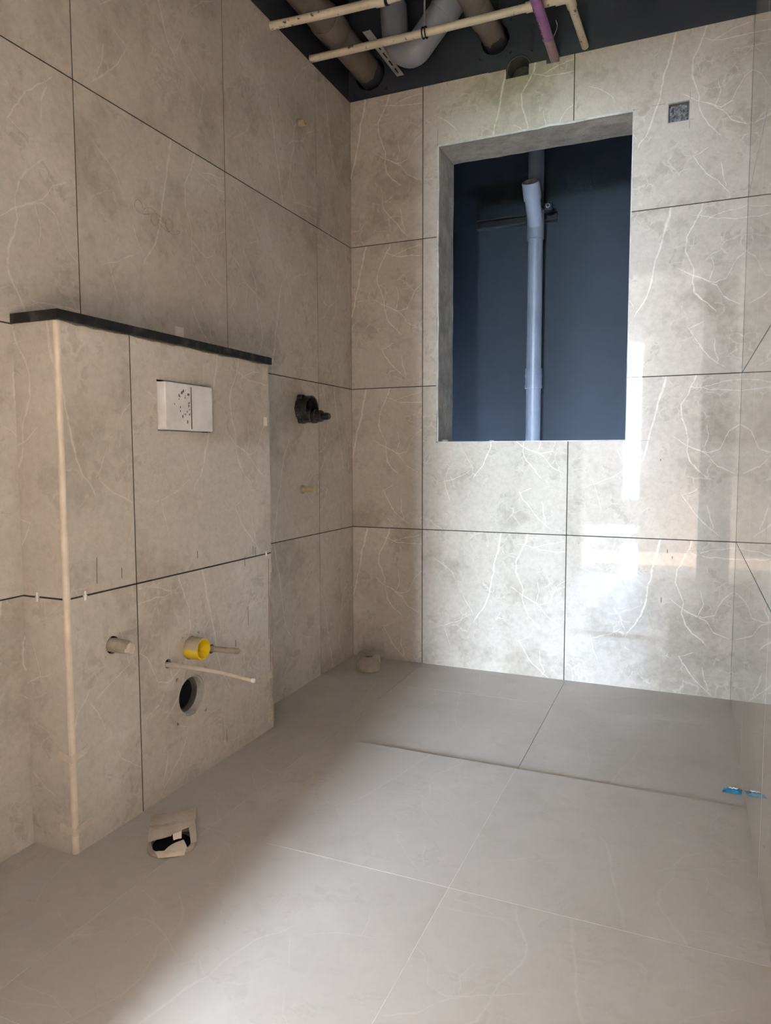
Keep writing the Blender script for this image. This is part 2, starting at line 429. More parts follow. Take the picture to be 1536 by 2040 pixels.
# ---- back wall
SOCK = (1.2575, 1.3280, 2.0695, 2.1370)
BIGP = (0.090, 2.480, 0.066); THIRD = (0.622, 2.500, 0.056); HOLE = (0.716, 2.372, 0.046)
PURP = (0.853, 2.378, 0.021); WHITEP = (0.964, 2.398, 0.018)
wall_back = mesh_obj('wall_back', panel('y', (-0.2, RW+0.2, -0.2, TOPZ), 0.0101, 0.19, cuts=[OP, SOCK],
        circles=[(BIGP[0], BIGP[1], BIGP[2]), (THIRD[0], THIRD[1], THIRD[2]), (0.716, 2.378, 0.046)], jag=0.05), M['paint'])
tag(wall_back, kind='structure')
cols = [0.0, 0.3282, 0.9282, RW]
for i in range(3):
    for j in range(4):
        cuts = [(OP[0]-.004, OP[1]+.002, OP[2]-.003, OP[3]+.004)]
        if i == 1 and j == 3: cuts += [(0.668, 0.757, 2.338, 2.40), (0.823, 0.872, 2.362, 2.40), (0.60, 0.668, 2.3745, 2.40)]
        if i == 2 and j == 3: cuts += [SOCK]
        tile('y', (cols[i], cols[i+1], ZJ[j] if j else -0.021, ZJ[j+1]), 0.0, 0.010, wall_back, 'tile', cuts,
             edges=(1 if i else 0.4, 1 if i < 2 else 0.3, 1 if j else 0, 1), uvo=(.272 if i == 0 else 0, 0, False, False))
# plastered reveal round the opening
def rough_slab(lo, hi, n, amp):
    bm = bmesh.new(); box(bm, lo, hi)
    bmesh.ops.subdivide_edges(bm, edges=bm.edges[:], cuts=n, use_grid_fill=True)
    for v in bm.verts:
        p = v.co*22
        v.co += Vector((noise.noise(p), noise.noise(p+Vector((9, 0, 0))), noise.noise(p+Vector((0, 9, 0)))))*amp
    return bm
for nm, lo, hi in (('reveal', (OP[0]-.004, -0.001, OP[2]), (OP[0]+.004, 0.191, OP[3])),
                   ('reveal', (OP[0], -0.001, OP[3]-.004), (OP[1], 0.191, OP[3]+.004)),
                   ('reveal', (OP[1]-.002, 0.001, OP[2]), (OP[1]+.002, 0.191, OP[3])),
                   ('reveal', (OP[0], 0.001, OP[2]-.003), (OP[1], 0.191, OP[2]+.001))):
    big = lo[0] < 1.1 and hi[2] > 1.2
    mesh_obj(nm, rough_slab(lo, hi, 14, 0.0030 if big else 0.0008), M['plaster'], wall_back, True)
# lining of the round hole and of the pipe holes
bm = bmesh.new(); hollow(bm, (0.716, 0.12, 2.372), (0.716, 0.0102, 2.372), 0.0475, 0.0440, 30, 0.03, 0.3)
mesh_obj('hole_lining', bm, M['cement_dark'], wall_back, True)

# ---- left wall
wall_left = mesh_obj('wall_left', panel('x', (-RD-0.15, 0.0100, -0.2, TOPZ), -0.15, -0.0101, jag=0), M['paint'])
tag(wall_left, kind='structure')
lj = [0.0, -0.302, -0.902, -1.502, -2.102, -RD]
for i in range(5):
    for j in range(4):
        tile('x', (lj[i+1], lj[i], ZJ[j] if j else -0.021, ZJ[j+1]), -0.010, 0.0, wall_left, 'tile_dusty',
             edges=(1 if i < 4 else 0, 1 if i else 0.4, 1 if j else 0, 1))
# ---- right wall
wall_right = mesh_obj('wall_right', panel('x', (-RD-0.15, 0.0100, -0.2, TOPZ), RW+0.0101, RW+0.15), M['paint'])
tag(wall_right, kind='structure')
rj = [0.0, -0.61, -1.21, -1.81, -2.41, -RD]
for i in range(5):
    for j in range(4):
        tile('x', (rj[i+1], rj[i], ZJ[j] if j else -0.021, ZJ[j+1]), RW+0.010, RW, wall_right, 'tile',
             edges=(1 if i < 4 else 0, 1 if i else 0.3, 1 if j else 0, 1))
# ---- door wall (behind the camera, seen in the reflections)
wall_front = mesh_obj('wall_front', panel('y', (-2.35, 4.2, -0.2, TOPZ), -RD-0.14, -RD-0.0101, cuts=[(DOOR[0], DOOR[1], -0.3, DOOR[3])]), M['hall_paint'])
tag(wall_front, kind='structure')
for (a, b) in ((0.0, DOOR[0]), (DOOR[0], DOOR[1]), (DOOR[1], RW)):
    for j in range(4):
        lo = ZJ[j]
        if a == DOOR[0]:
            if j < 3: continue
            lo = DOOR[3]
        tile('y', (a, b, lo, ZJ[j+1]), -RD-0.010, -RD, wall_front, 'tile_dusty')

# ---- floor
floor = mesh_obj('floor', panel('z', (-0.15, RW+0.15, -RD-0.15, 0.19), -0.20, -0.030), M['cement_dark'])
tag(floor, kind='structure')
fx = [0.0, 0.332, 0.935, RW]; STEP = -0.873
fy = [STEP, -1.486, -2.089, -RD-0.14]
for i in range(3):
    for j in range(3):
        tile('z', (fx[i], fx[i+1], fy[j+1], fy[j]), -0.018, 0.0, floor, 'floor_tile', gap=0.0018,
             edges=(1 if i else 0, 1 if i < 2 else 0, 1 if j < 2 else 0, 1 if j else 0))
# shower area: a little lower at the step, running up to the wall
sy = [0.0, -0.292, STEP]
for i in range(3):
    for j in range(2):
        o = tile('z', (fx[i], fx[i+1], sy[j+1]+(0.002 if j == 1 else 0), sy[j]), -0.018, 0.0, floor, 'floor_tile', gap=0.0014,
                 edges=(1 if i else 0, 1 if i < 2 else 0, 1 if j == 0 else 0, 1 if j else 0))
        for v in o.data.vertices:
            wy = v.co.y + o.location.y
            v.co.z += -0.013*min(1.0, max(0.0, -wy/0.873))
# grout lines just below the tile faces
bm = bmesh.new()
box(bm, (0.0, -RD-0.14, -0.03), (RW, STEP-0.0005, -0.0004))
M['grout'] = plain('pale_floor_grout', (.46, .42, .375), (.56, .52, .475), 20, 0.9, 0.2)
mesh_obj('grout', bm, M['grout'], floor)
ceiling = mesh_obj('ceiling', panel('z', (-0.15, RW+0.15, -RD-0.15, 0.95), TOPZ, TOPZ+0.15), M['paint'])
tag(ceiling, kind='structure')

# ---- service shaft behind the opening
shaft = mesh_obj('wall_shaft', panel('y', (-0.25, 1.75, -0.6, TOPZ), SHB, SHB+0.1), M['shaft_paint'])
tag(shaft, kind='structure')
for nm, x0, x1 in (('wall_shaft_left', -0.25, -0.15), ('wall_shaft_right', 1.65, 1.75)):
    tag(mesh_obj(nm, panel('x', (0.19, SHB, -0.6, TOPZ), x0, x1), M['shaft_paint']), kind='structure')
tag(mesh_obj('floor_shaft', panel('z', (-0.25, 1.75, 0.19, SHB), -0.6, -0.5), M['cement_dark']), kind='structure')

# ------------------------------------------------------------------ hall behind the camera
HR = 3.4; HC = 2.85
tag(mesh_obj('floor_hall', panel('z', (LHX-0.15, HR+0.15, FARY-0.15, -RD-0.14), -0.15, -0.002), M['hall_floor']), kind='structure')
tag(mesh_obj('ceiling_hall', panel('z', (LHX-0.15, HR+0.15, FARY-0.15, -RD-0.14), HC, HC+0.15), M['hall_paint']), kind='structure')
tag(mesh_obj('wall_hall_far', panel('y', (LHX-0.15, HR+0.15, -0.15, HC+.1), FARY-0.15, FARY, cuts=[(FWX0, FWX1, FWZ0, FWZ1), (SWX0, SWX1, SWZ0, FWZ1)]), M['hall_plaster']), kind='structure')
tag(mesh_obj('wall_hall_left', panel('x', (FARY-0.15, -RD-0.14, -0.15, HC+.1), LHX-0.15, LHX, cuts=[(LWY0, LWY1, LWZ0, LWZ1)]), M['hall_paint']), kind='structure')
tag(mesh_obj('wall_hall_right', panel('x', (FARY-0.15, -RD-0.14, -0.15, HC+.1), HR, HR+0.15), M['hall_paint']), kind='structure')
SEGX, SEGY = 0.925, -4.20
tag(mesh_obj('wall_hall_partition', panel('y', (SEGX, HR, -0.01, HC+0.02), SEGY-0.12, SEGY), M['hall_plaster']), kind='structure')
# far window frame and balcony rail
w = empty('window_1', ((FWX0+FWX1)/2, FARY-0.075, FWZ0), kind='structure')
def wpart(name, lo, hi, mat='alu'):
    b_ = bmesh.new(); box(b_, lo, hi, 0.004); rel(mesh_obj(name, b_, M[mat]), w)
yc = FARY-0.10
wpart('window_frame', (FWX0, yc, FWZ0), (FWX0+0.03, yc+0.06, FWZ1)); wpart('window_frame', (FWX1-0.05, yc, FWZ0), (FWX1, yc+0.06, FWZ1))
wpart('window_frame', (FWX0+.05, yc, FWZ1-0.05), (FWX1-.05, yc+0.06, FWZ1)); wpart('window_sill', (FWX0+.05, yc, FWZ0), (FWX1-.05, yc+0.06, FWZ0+0.03))
wpart('window_sill', (SWX0, yc, SWZ0), (SWX1, yc+0.06, SWZ0+0.03)); wpart('window_frame', (SWX0, yc, SWZ0+.03), (SWX0+0.03, yc+0.06, FWZ1))
wpart('window_rail', (FWX0+.05, yc+0.01, 1.21), (FWX1-.05, yc+0.04, 1.24))
w2 = empty('window_fill_side', (LHX-0.075, (LWY0+LWY1)/2, LWZ0), kind='structure')  # unseen side window, added to bring fill light into the hall
for lo, hi in (((LHX-.1, LWY0, LWZ0), (LHX-.04, LWY0+.05, LWZ1)), ((LHX-.1, LWY1-.05, LWZ0), (LHX-.04, LWY1, LWZ1)),
               ((LHX-.1, LWY0+.05, LWZ1-.05), (LHX-.04, LWY1-.05, LWZ1)), ((LHX-.1, LWY0+.05, LWZ0), (LHX-.04, LWY1-.05, LWZ0+.04))):
    b_ = bmesh.new(); box(b_, lo, hi, 0.004); rel(mesh_obj('window_frame', b_, M['alu']), w2)
# outside ground and trees seen through the far window
tag(mesh_obj('ground_outside', panel('z', (-40, 40, -60, -8), -3.4, -3.2), M['ground']), kind='structure')
for k, (x, y, r, zc) in enumerate(((-2.6, -17, 1.5, -0.7), (1.2, -19, 1.7, -0.6), (5.0, -16.5, 1.4, -0.8), (9.0, -18, 1.6, -0.7))):
    tr = empty('tree', (x, y, -3.2), ['round green tree left of the far window', 'widest green tree beyond the far window',
        'nearest green tree beyond the far window', 'green tree right of the far window'][k], 'tree', 'trees beyond the hall window')
    b_ = bmesh.new(); bmesh.ops.create_icosphere(b_, subdivisions=4, radius=r)
    for v in b_.verts: v.co *= 1+0.28*noise.noise(v.co*1.6+Vector((k*7, 0, 0)))+0.12*noise.noise(v.co*5)
    mesh_obj('crown', b_, M['leaf'], tr, True, (0, 0, zc+3.2))
    b_ = bmesh.new(); tube(b_, [(0, 0, 0), (0.03, 0, 0.6), (0, 0, zc+3.0)], [.18, .13, .08], 10); mesh_obj('trunk', b_, M['bark'], tr, True)

# ------------------------------------------------------------------ boxed-out cistern wall
BX, BY0, BY1, BYJ, BZ = 0.1297, -1.696, -0.872, -1.4815, 1.178
DR = (-1.283, 0.237, 0.0555)
cb = empty('cistern_box', (0.065, (BY0+BY1)/2, 0), 'boxed-out tiled cistern wall standing against the left wall', 'cistern box')
HOLES = [DR, (-1.566, 0.447, 0.021), (-1.283, 0.369, 0.0315), (-1.193, 0.343, 0.0135), (-1.376, 0.350, 0.0125)]
FL = (-1.391, -1.176, 0.955, 1.083)
rel(mesh_obj('core', panel('x', (BY0+.011, BY1-.002, 0.0, BZ-.001), BX-.030, BX-.0101, cuts=[FL], circles=HOLES[:3]), M['mortar']), cb)
b_ = bmesh.new(); box(b_, (0.0005, BY0+.011, 0), (BX-.0305, BY0+.03, BZ-.001)); rel(mesh_obj('core_side', b_, M['mortar']), cb)
b_ = bmesh.new(); box(b_, (0.0005, BY1-.02, 0), (BX-.0305, BY1-.002, BZ-.001)); rel(mesh_obj('core_side', b_, M['tile_dusty']), cb)
for (a, b) in ((BY0+.006, BYJ), (BYJ, BY1)):
    for j, (z0, z1) in enumerate(((0, ZJ[1]), (ZJ[1], BZ))):
        cs = [h_ for h_ in HOLES if a < h_[0] < b and z0 < h_[1] < z1]
        tile('x', (a, b, z0, z1), BX-.010, BX, cb, 'tile_dusty', [FL] if j else [], cs, gap=0.0042,
             edges=(1 if a == BYJ else 0, 1 if b == BYJ else 0, j, 0 if j else 1))
for j, (z0, z1) in enumerate(((0, ZJ[1]), (ZJ[1], BZ))):
    tile('y', (0.0005, BX-.006, z0, z1), BY0+.010, BY0, cb, 'tile_dusty', gap=0.0042, edges=(0, 0, j, 0 if j else 1))
b_ = bmesh.new(); tube(b_, [(BX-.0075, BY0+.0075, 0.0), (BX-.0075, BY0+.0075, BZ)], 0.0082, 20)
rel(mesh_obj('corner_trim', b_, M['cream_trim'], None, True), cb)
# cement smear on the far edge
b_ = bmesh.new(); tube(b_, [(BX-.001, BY1-.0035+0.0025*math.sin(z*40), z) for z in [0.02+0.045*k for k in range(12)]], [0.0045]*12, 6, True, 0.5)
rel(mesh_obj('edge_mortar', b_, M['dusty_pipe'], None, True), cb)
# black ledge slab
b_ = bmesh.new(); box(b_, (0.0006, BY0-.006, BZ), (BX+.011, BY1+.004, BZ+.0215), 0.0012)
tag(mesh_obj('ledge_slab', b_, M['granite']), 'narrow black granite ledge slab lying on the cistern box', 'ledge')
# foam block in the flush-plate opening
fb = empty('flush_plate_cover', (BX, -1.285, 0.957), 'greyish white foam block plugging the rectangular flush plate cutout', 'foam block')
b_ = bmesh.new(); box(b_, (BX-.05, FL[0]+.003, FL[2]+.002), (BX+.024, FL[1]-.020, FL[3]-.005), 0.003); rel(mesh_obj('foam', b_, M['foam']), fb)
b_ = bmesh.new(); box(b_, (BX+.0245, -1.2895, FL[2]+.006), (BX+.0255, -1.2870, FL[3]-.012)); rel(mesh_obj('crease', b_, M['pencil']), fb)
b_ = bmesh.new()
for k in range(26):
    yy = -1.325+random.gauss(0, .012)+(0.02 if k % 3 == 0 else 0); zz = random.uniform(.975, 1.065); s = random.uniform(.0015, .005)
    box(b_, (BX+.0242, yy, zz), (BX+.0248, yy+s*.8, zz+s*1.6))
o = rel(mesh_obj('cement_specks', b_, M['pencil']), fb); o['kind'] = 'stuff'

# ---- pipe stubs through the box face
def thing(name, loc, label, cat, group=None): return empty(name, loc, label, cat, group)
def hole_x(y, z, r, depth, parent, mat='cement_dark'):
    b2 = bmesh.new(); hollow(b2, (BX-depth, y, z), (BX-.001, y, z), r*1.0, r*0.90, 30, 0.03, 0.05)
    return rel(mesh_obj('sleeve', b2, M[mat], None, True), parent)
d = thing('toilet_drain_sleeve', (BX, DR[0], DR[1]), 'empty round grey drain hole low in the cistern box', 'drain hole')
b_ = bmesh.new(); hollow(b_, (BX-.105, DR[0], DR[1]), (BX-.003, DR[0], DR[1]), 0.0548, 0.0500, 40, 0.015, 0.45); rel(mesh_obj('sleeve', b_, M['cement'], None, True), d)
b_ = bmesh.new(); tube(b_, [(BX-.060, DR[0], DR[1]), (BX-.034, DR[0], DR[1])], 0.0420, 30); rel(mesh_obj('bore_shade_disc', b_, M['black'], None, True), d)  # black disc: the shade deep in the drain put into its colour
b_ = bmesh.new(); hollow(b_, (BX-.052, DR[0], DR[1]), (BX-.022, DR[0], DR[1]), 0.0495, 0.0425, 40, 0.02, 0.02); rel(mesh_obj('pipe_rim', b_, M['cement_dark'], None, True), d)
s = thing('capped_water_outlet', (BX, -1.566, 0.447), 'cement-dusted capped pipe stub left of the yellow pipe', 'pipe stub')
b_ = bmesh.new(); tube(b_, [(BX-.03, -1.566, .447), (BX+.006, -1.566, .447), (BX+.044, -1.566, .446), (BX+.052, -1.566, .446)], [.0165, .0165, .0160, .0120], 22, True, 0.06); st_ = rel(mesh_obj('stub', b_, M['dusty_pipe'], None, True), s)
b_ = bmesh.new(); tube(b_, [(BX+.046, -1.566, .443), (BX+.056, -1.564, .443)], [.0150, .0125], 10, True, 0.3); sub(mesh_obj('end_wrap', b_, M['tape'], None, True), st_)
y_ = thing('yellow_flush_pipe', (BX, -1.283, 0.369), 'short yellow open flush pipe sticking out above the drain hole', 'pipe stub')
b_ = bmesh.new(); hollow(b_, (BX-.03, -1.283, .369), (BX+.042, -1.283, .370), 0.0300, 0.0275, 36, 0, 0.42)
o = mesh_obj('pipe', b_, M['yellow_dusty'], None, True); o.location = (BX, -1.283, .369)
for v in o.data.vertices: v.co -= Vector((BX, -1.283, .369))
rel(o, y_)
b_ = bmesh.new(); hollow(b_, (BX+.0025, -1.283, .369), (BX+.0428, -1.283, .370), 0.0274, 0.0262, 36, 0, 0.1); rel(mesh_obj('inner_wall', b_, M['yellow'], None, True), y_)
r_ = thing('mounting_rod', (BX, -1.193, .343), 'dust-covered straight rod right of the yellow pipe', 'rod')
b_ = bmesh.new(); tube(b_, [(BX-.02, -1.193, .343), (BX+.09, -1.193, .346), (BX+.094, -1.193, .346)], [.0082, .0082, .0068], 16, True, .03); rel(mesh_obj('rod', b_, M['dusty_pipe'], None, True), r_)
t_ = thing('plastic_tube', (BX, -1.376, .350), 'bent milky plastic tube poking out left of the yellow pipe', 'tube')
pts = []
for k in range(13):
    q = k/12; pts.append((BX-.02+.27*q, -1.376-.006*math.sin(q*6)+0.012*q, .346+.004*math.sin(q*5)-.010*q*q))
b_ = bmesh.new(); tube(b_, pts, [.0078-.0036*min(1, k/8) for k in range(13)], 14, True, .05); tb_ = rel(mesh_obj('tube', b_, M['tube'], None, True), t_)
b_ = bmesh.new(); tube(b_, [pts[-1], (pts[-1][0]+.006, pts[-1][1], pts[-1][2])], [.0058, .0054], 12); sub(mesh_obj('white_tip', b_, M['spacer'], None, True), tb_)

# ---- masking tape over the corner trim
def corner_tape(z, h, la, lb, seed, label, lift=0.0):
    rnd = random.Random(seed)
    path = []
    for k in range(5): path.append(Vector((BX-.012-la*(1-k/4), BY0-.0025-(lift if k == 0 else 0), 0)))
    for k in range(1, 6):
        a = -PI/2+PI/2*k/6; path.append(Vector((BX-.0075+.0105*math.cos(a), BY0+.0075+.0105*math.sin(a), 0)))
    for k in range(5): path.append(Vector((BX+.0025, BY0+.012+lb*k/4, 0)))
    n_ = len(path); grid = []
    for i, p_ in enumerate(path):
        e = (i/(n_-1)-.45); off = 0.010*abs(e)*2+0.003*rnd.random()
        hh = h*(1+0.25*(rnd.random()-.5))
        grid.append([p_+Vector((0, 0, z+off+hh*j/3)) for j in range(4)])
    b2 = bmesh.new(); sheet(b2, grid, 0.0006)
    tag(mesh_obj('masking_tape', b2, M['tape'], None, True), label, 'tape', 'tape on the corner trim')
corner_tape(0.208, 0.017, 0.024, 0.030, 3, 'cream tape strip halfway down the lower corner trim')
corner_tape(0.040, 0.018, 0.026, 0.030, 5, 'torn cream tape strip near the foot of the corner trim', 0.004)

# ---- tile spacers
def spacer(face, pos, label, s=1.0):
    b2 = bmesh.new()
    u = Vector((0, 1, 0)) if face == 'x' else Vector((1, 0, 0)); n = Vector((1, 0, 0)) if face == 'x' else Vector((0, -1, 0))
    p = Vector(pos)
    for a, b in ((0.0040*s, .0105*s), (.0100*s, .0012)):
        lo = p-u*a/2*1-Vector((0, 0, b))-n*.002; hi = p+u*a/2+Vector((0, 0, b))+n*.0018
        box(b2, [min(lo[i], hi[i]) for i in range(3)], [max(lo[i], hi[i]) for i in range(3)], .0004)
    tag(mesh_obj('tile_spacer', b2, M['spacer']), label, 'spacer', 'white tile spacers')
spacer('y', (0.043, BY0, ZJ[1]), 'white cross tile spacer on the narrow side of the cistern box')
spacer('x', (BX, -1.644, ZJ[1]), 'white cross tile spacer right of the corner trim')
spacer('x', (BX, -0.902, ZJ[1]), 'small white tile spacer near the far edge of the cistern box', .8)

# ---- stickers
def flat(name, ax, rect, d, mat, label, cat, th=0.0006):
    return tag(mesh_obj(name, panel(ax, rect, d, d+th), M[mat]), label, cat)
flat('paper_sticker', 'x', (-1.158, -1.120, 1.206, 1.262), 0.0004, 'whitetape', 'small white paper sticker on the wall just above the black ledge', 'sticker')
flat('tape_patch', 'x', (-0.905, -0.886, 0.985, 1.012), BX+.0004, 'whitetape', 'small white tape patch at the far edge right of the foam block', 'tape')
flat('tape_patch', 'x', (-0.912, -0.880, 1.128, 1.164), BX+.0004, 'tape', 'cream tape patch just under the far end of the ledge', 'tape')
flat('tape_patch', 'x', (-0.903, -0.882, 0.168, 0.192), BX+.0004, 'tape', 'small cream tape patch low on the far edge of the cistern box', 'tape')
b_ = bmesh.new()
sheet(b_, [[Vector((BX+.0008+.002*math.sin(i+j), -0.908+.012*i, 0.022+.012*j+.006*i)) for j in range(4)] for i in range(4)], .0006)
tag(mesh_obj('tape_patch', b_, M['tape']), 'crumpled cream tape at the foot of the far box corner', 'tape')

# ------------------------------------------------------------------ fittings on the left wall
dv = thing('shower_diverter', (0, -0.435, 1.068), 'dusty black plastic diverter valve body on the left wall', 'valve')
def tx(name, prof, y, z, parent, mat, seg=28, wob=0.02):
    b2 = bmesh.new(); tube(b2, [(x, y, z) for x, r in prof], [r for x, r in prof], seg, True, wob)
    return rel(mesh_obj(name, b2, M[mat], None, True), parent)
DY, DZ = -0.437, 1.066
b_ = bmesh.new(); hollow(b_, (0.0006, DY, DZ), (0.046, DY, DZ), .0510, .0465, 40, .01, .25); rel(mesh_obj('sleeve', b_, M['blackplastic'], None, True), dv)
b_ = bmesh.new(); tube(b_, [(0.0005, DY, DZ), (0.013, DY, DZ), (0.015, DY, DZ)], [.0545, .0545, .0515], 12); rel(mesh_obj('wall_flange', b_, M['blackplastic'], None, False), dv)
b_ = bmesh.new(); box(b_, (0.012, DY-.030, DZ-.046), (0.050, DY+.030, DZ-.004), .006); rel(mesh_obj('valve_body', b_, M['blackplastic'], None, True), dv)
tx('cartridge', [(0.012, .017), (0.040, .016)], DY-.004, DZ+.016, dv, 'blacksteel')
sh_ = tx('spindle_housing', [(0.044, .027), (0.060, .027), (0.063, .023), (0.082, .022), (0.086, .016)], DY+.004, DZ-.026, dv, 'blackplastic')
sub(tx('spindle', [(0.084, .0135), (0.112, .0130), (0.117, .0100)], DY+.004, DZ-.028, dv, 'blackplastic'), sh_)
b_ = bmesh.new(); box(b_, (0.066, DY-.014, DZ-.046), (0.084, DY+.024, DZ-.006), .004); rel(mesh_obj('collar', b_, M['blackplastic'], None, True), dv)
for dy_, dz_ in ((-.052, .0), (-.030, -.044), (-.030, .044)):
    tx('lug', [(0.004, .010), (0.024, .0092)], DY+dy_, DZ+dz_, dv, 'blackplastic', 14)
for (z, ln, lab) in ((0.762, .055, 'short dull brass pipe stub on the left wall below the black valve'), (2.112, .030, 'short brass pipe stub high on the left wall')):
    bs = thing('brass_outlet', (0, -0.440, z), lab, 'pipe stub', 'brass outlets on the left wall')
    b_ = bmesh.new(); hollow(b_, (0.0, -0.440, z), (ln, -0.440, z), .0112, .0080, 20, .02, .5); rel(mesh_obj('stub', b_, M['brass'], None, True), bs)
    tx('flange', [(0.0005, .017), (0.006, .016), (0.007, .012)], -0.440, z, bs, 'dusty_pipe', 18, .06)
    tx('thread_ring', [(ln-.006, .0125), (ln-.001, .0125)], -0.440, z, bs, 'brass', 18) if z < 1 else None
    b_ = None

# ------------------------------------------------------------------ recessed box high on the back wall
sb = thing('switch_box', ((SOCK[0]+SOCK[1])/2, 0.0, SOCK[2]), 'recessed square metal box high on the back wall', 'box')
b_ = bmesh.new()
for lo, hi in (((SOCK[0]+.0006, .003, SOCK[2]+.0006), (SOCK[0]+.0025, .05, SOCK[3]-.0006)), ((SOCK[1]-.0025, .003, SOCK[2]+.0006), (SOCK[1]-.0006, .05, SOCK[3]-.0006)),
               ((SOCK[0]+.0025, .003, SOCK[2]+.0006), (SOCK[1]-.0025, .05, SOCK[2]+.0025)), ((SOCK[0]+.0025, .003, SOCK[3]-.0025), (SOCK[1]-.0025, .05, SOCK[3]-.0006)),
               ((SOCK[0]+.0006, .05, SOCK[2]+.0006), (SOCK[1]-.0006, .053, SOCK[3]-.0006))): box(b_, lo, hi)
rel(mesh_obj('shell', b_, M['galv']), sb)
b_ = bmesh.new(); grid = []
for i in range(15):
    row = []
    for j in range(15):
        x = SOCK[0]+.004+(SOCK[1]-SOCK[0]-.008)*i/14; z = SOCK[2]+.004+(SOCK[3]-SOCK[2]-.008)*j/14
        row.append(Vector((x, .022+.014*noise.noise(Vector((x*55, 0, z*55)))+.008*noise.noise(Vector((x*140, 3, z*140))), z)))
    grid.append(row)
sheet(b_, grid, .0005); rel(mesh_obj('crumpled_plastic', b_, M['plastic'], None, False), sb)

# ------------------------------------------------------------------ taped drain stubs on the floor
def taped_stub(loc, r, h, label, open_, rot):
    e = empty('taped_drain_stub', loc, label, 'drain stub', 'taped drain stubs on the floor'); e.rotation_euler = (0, 0, rot)
    b2 = bmesh.new(); seg = 28
    def rr(a, k): return r*k*(1+.10*(abs(math.cos(a))**6+abs(math.sin(a))**6)-.04+.03*noise.noise(Vector((math.cos(a)*2, math.sin(a)*2, k*5+loc[0]*9))))
    rings = []
    for z, k in ((0, 1.10), (.004, 1.05), (h*.5, 1.02), (h, .99), (h, .91), (h*.25, .90)):
        rings.append([b2.verts.new((rr(2*PI*i/seg, k)*math.cos(2*PI*i/seg), rr(2*PI*i/seg, k)*math.sin(2*PI*i/seg),
            max(0, z*(1 if (not open_ or z < .005) else .62+.42*math.sin(2*PI*i/seg))+(.004*noise.noise(Vector((math.cos(2*PI*i/seg)*1.5, math.sin(2*PI*i/seg)*1.5, loc[0]*5))) if z == h else 0)))) for i in range(seg)])
    for A, B in zip(rings, rings[1:]):
        for i in range(seg): b2.faces.new((A[i], A[(i+1) % seg], B[(i+1) % seg], B[i]))
    mesh_obj('collar', b2, M['wrap'], e, True)
    b2 = bmesh.new(); tube(b2, [(0, 0, .001), (0, 0, h*.35)], r*.86, 24); mesh_obj('bore_shade_disc', b2, M['black'], e, True)  # black disc painted in for the shade inside the stub
    def strip(name, x0, x1, y0, y1, z0, zf, sk=0.0, mat='wrap'):
        b3 = bmesh.new(); g = []
        for i in range(9):
            q = i/8; row = []
            for j in range(5):
                p = j/4; x = x0+(x1-x0)*q+sk*p; y = y0+(y1-y0)*p
                rad = math.hypot(x, y); drop = max(0, rad-r*.93)*1.6
                row.append(Vector((x, y, max(.001, z0+zf(q, p)-drop+.0015*noise.noise(Vector((x*90, y*90, z0*50)))))))
            g.append(row)
        sheet(b3, g, .0007); mesh_obj(name, b3, M[mat], e, True)
    if open_:
        strip('tape_strip', -r*1.02, r*1.02, r*.35, r*.98, h-.002, lambda q, p: .022*p)
        strip('tape_strip', -r*1.02, r*.15, -r*.25, r*.45, h-.010, lambda q, p: .012*p-.006*(1-p)*(1-q))
        strip('tape_strip', -r*.15, r*.95, -r*.20, r*.48, h-.006, lambda q, p: .014*p+.005*q-.006*(1-p)*(1-q), -.004)
        strip('torn_flap', -r*.30, r*.70, -r*1.0, -r*.50, h*.30, lambda q, p: .006*p*(1-2*abs(q-.5)))
        strip('tape_strip', r*.80, r*1.02, -r*.45, r*.30, h*.55, lambda q, p: .016*p)
    else:
        strip('tape_strip', -r*1.1, r*1.1, -r*.85, r*.15, h+.003, lambda q, p: .004*p)
        strip('tape_strip', -r*1.05, r*1.1, -r*.05, r*.95, h+.005, lambda q, p: .004-.004*p)
        b3 = bmesh.new(); g = []
        for i in range(7):
            a = -PI*.80+PI*.55*i/6
            g.append([Vector((math.cos(a)*(r*1.03+.004*math.sin(j)), math.sin(a)*(r*1.03+.004*math.sin(j)), .004+(h-.006)*j/3)) for j in range(4)])
        sheet(b3, g, .0008); mesh_obj('side_tape', b3, M['wrap'], e, True)
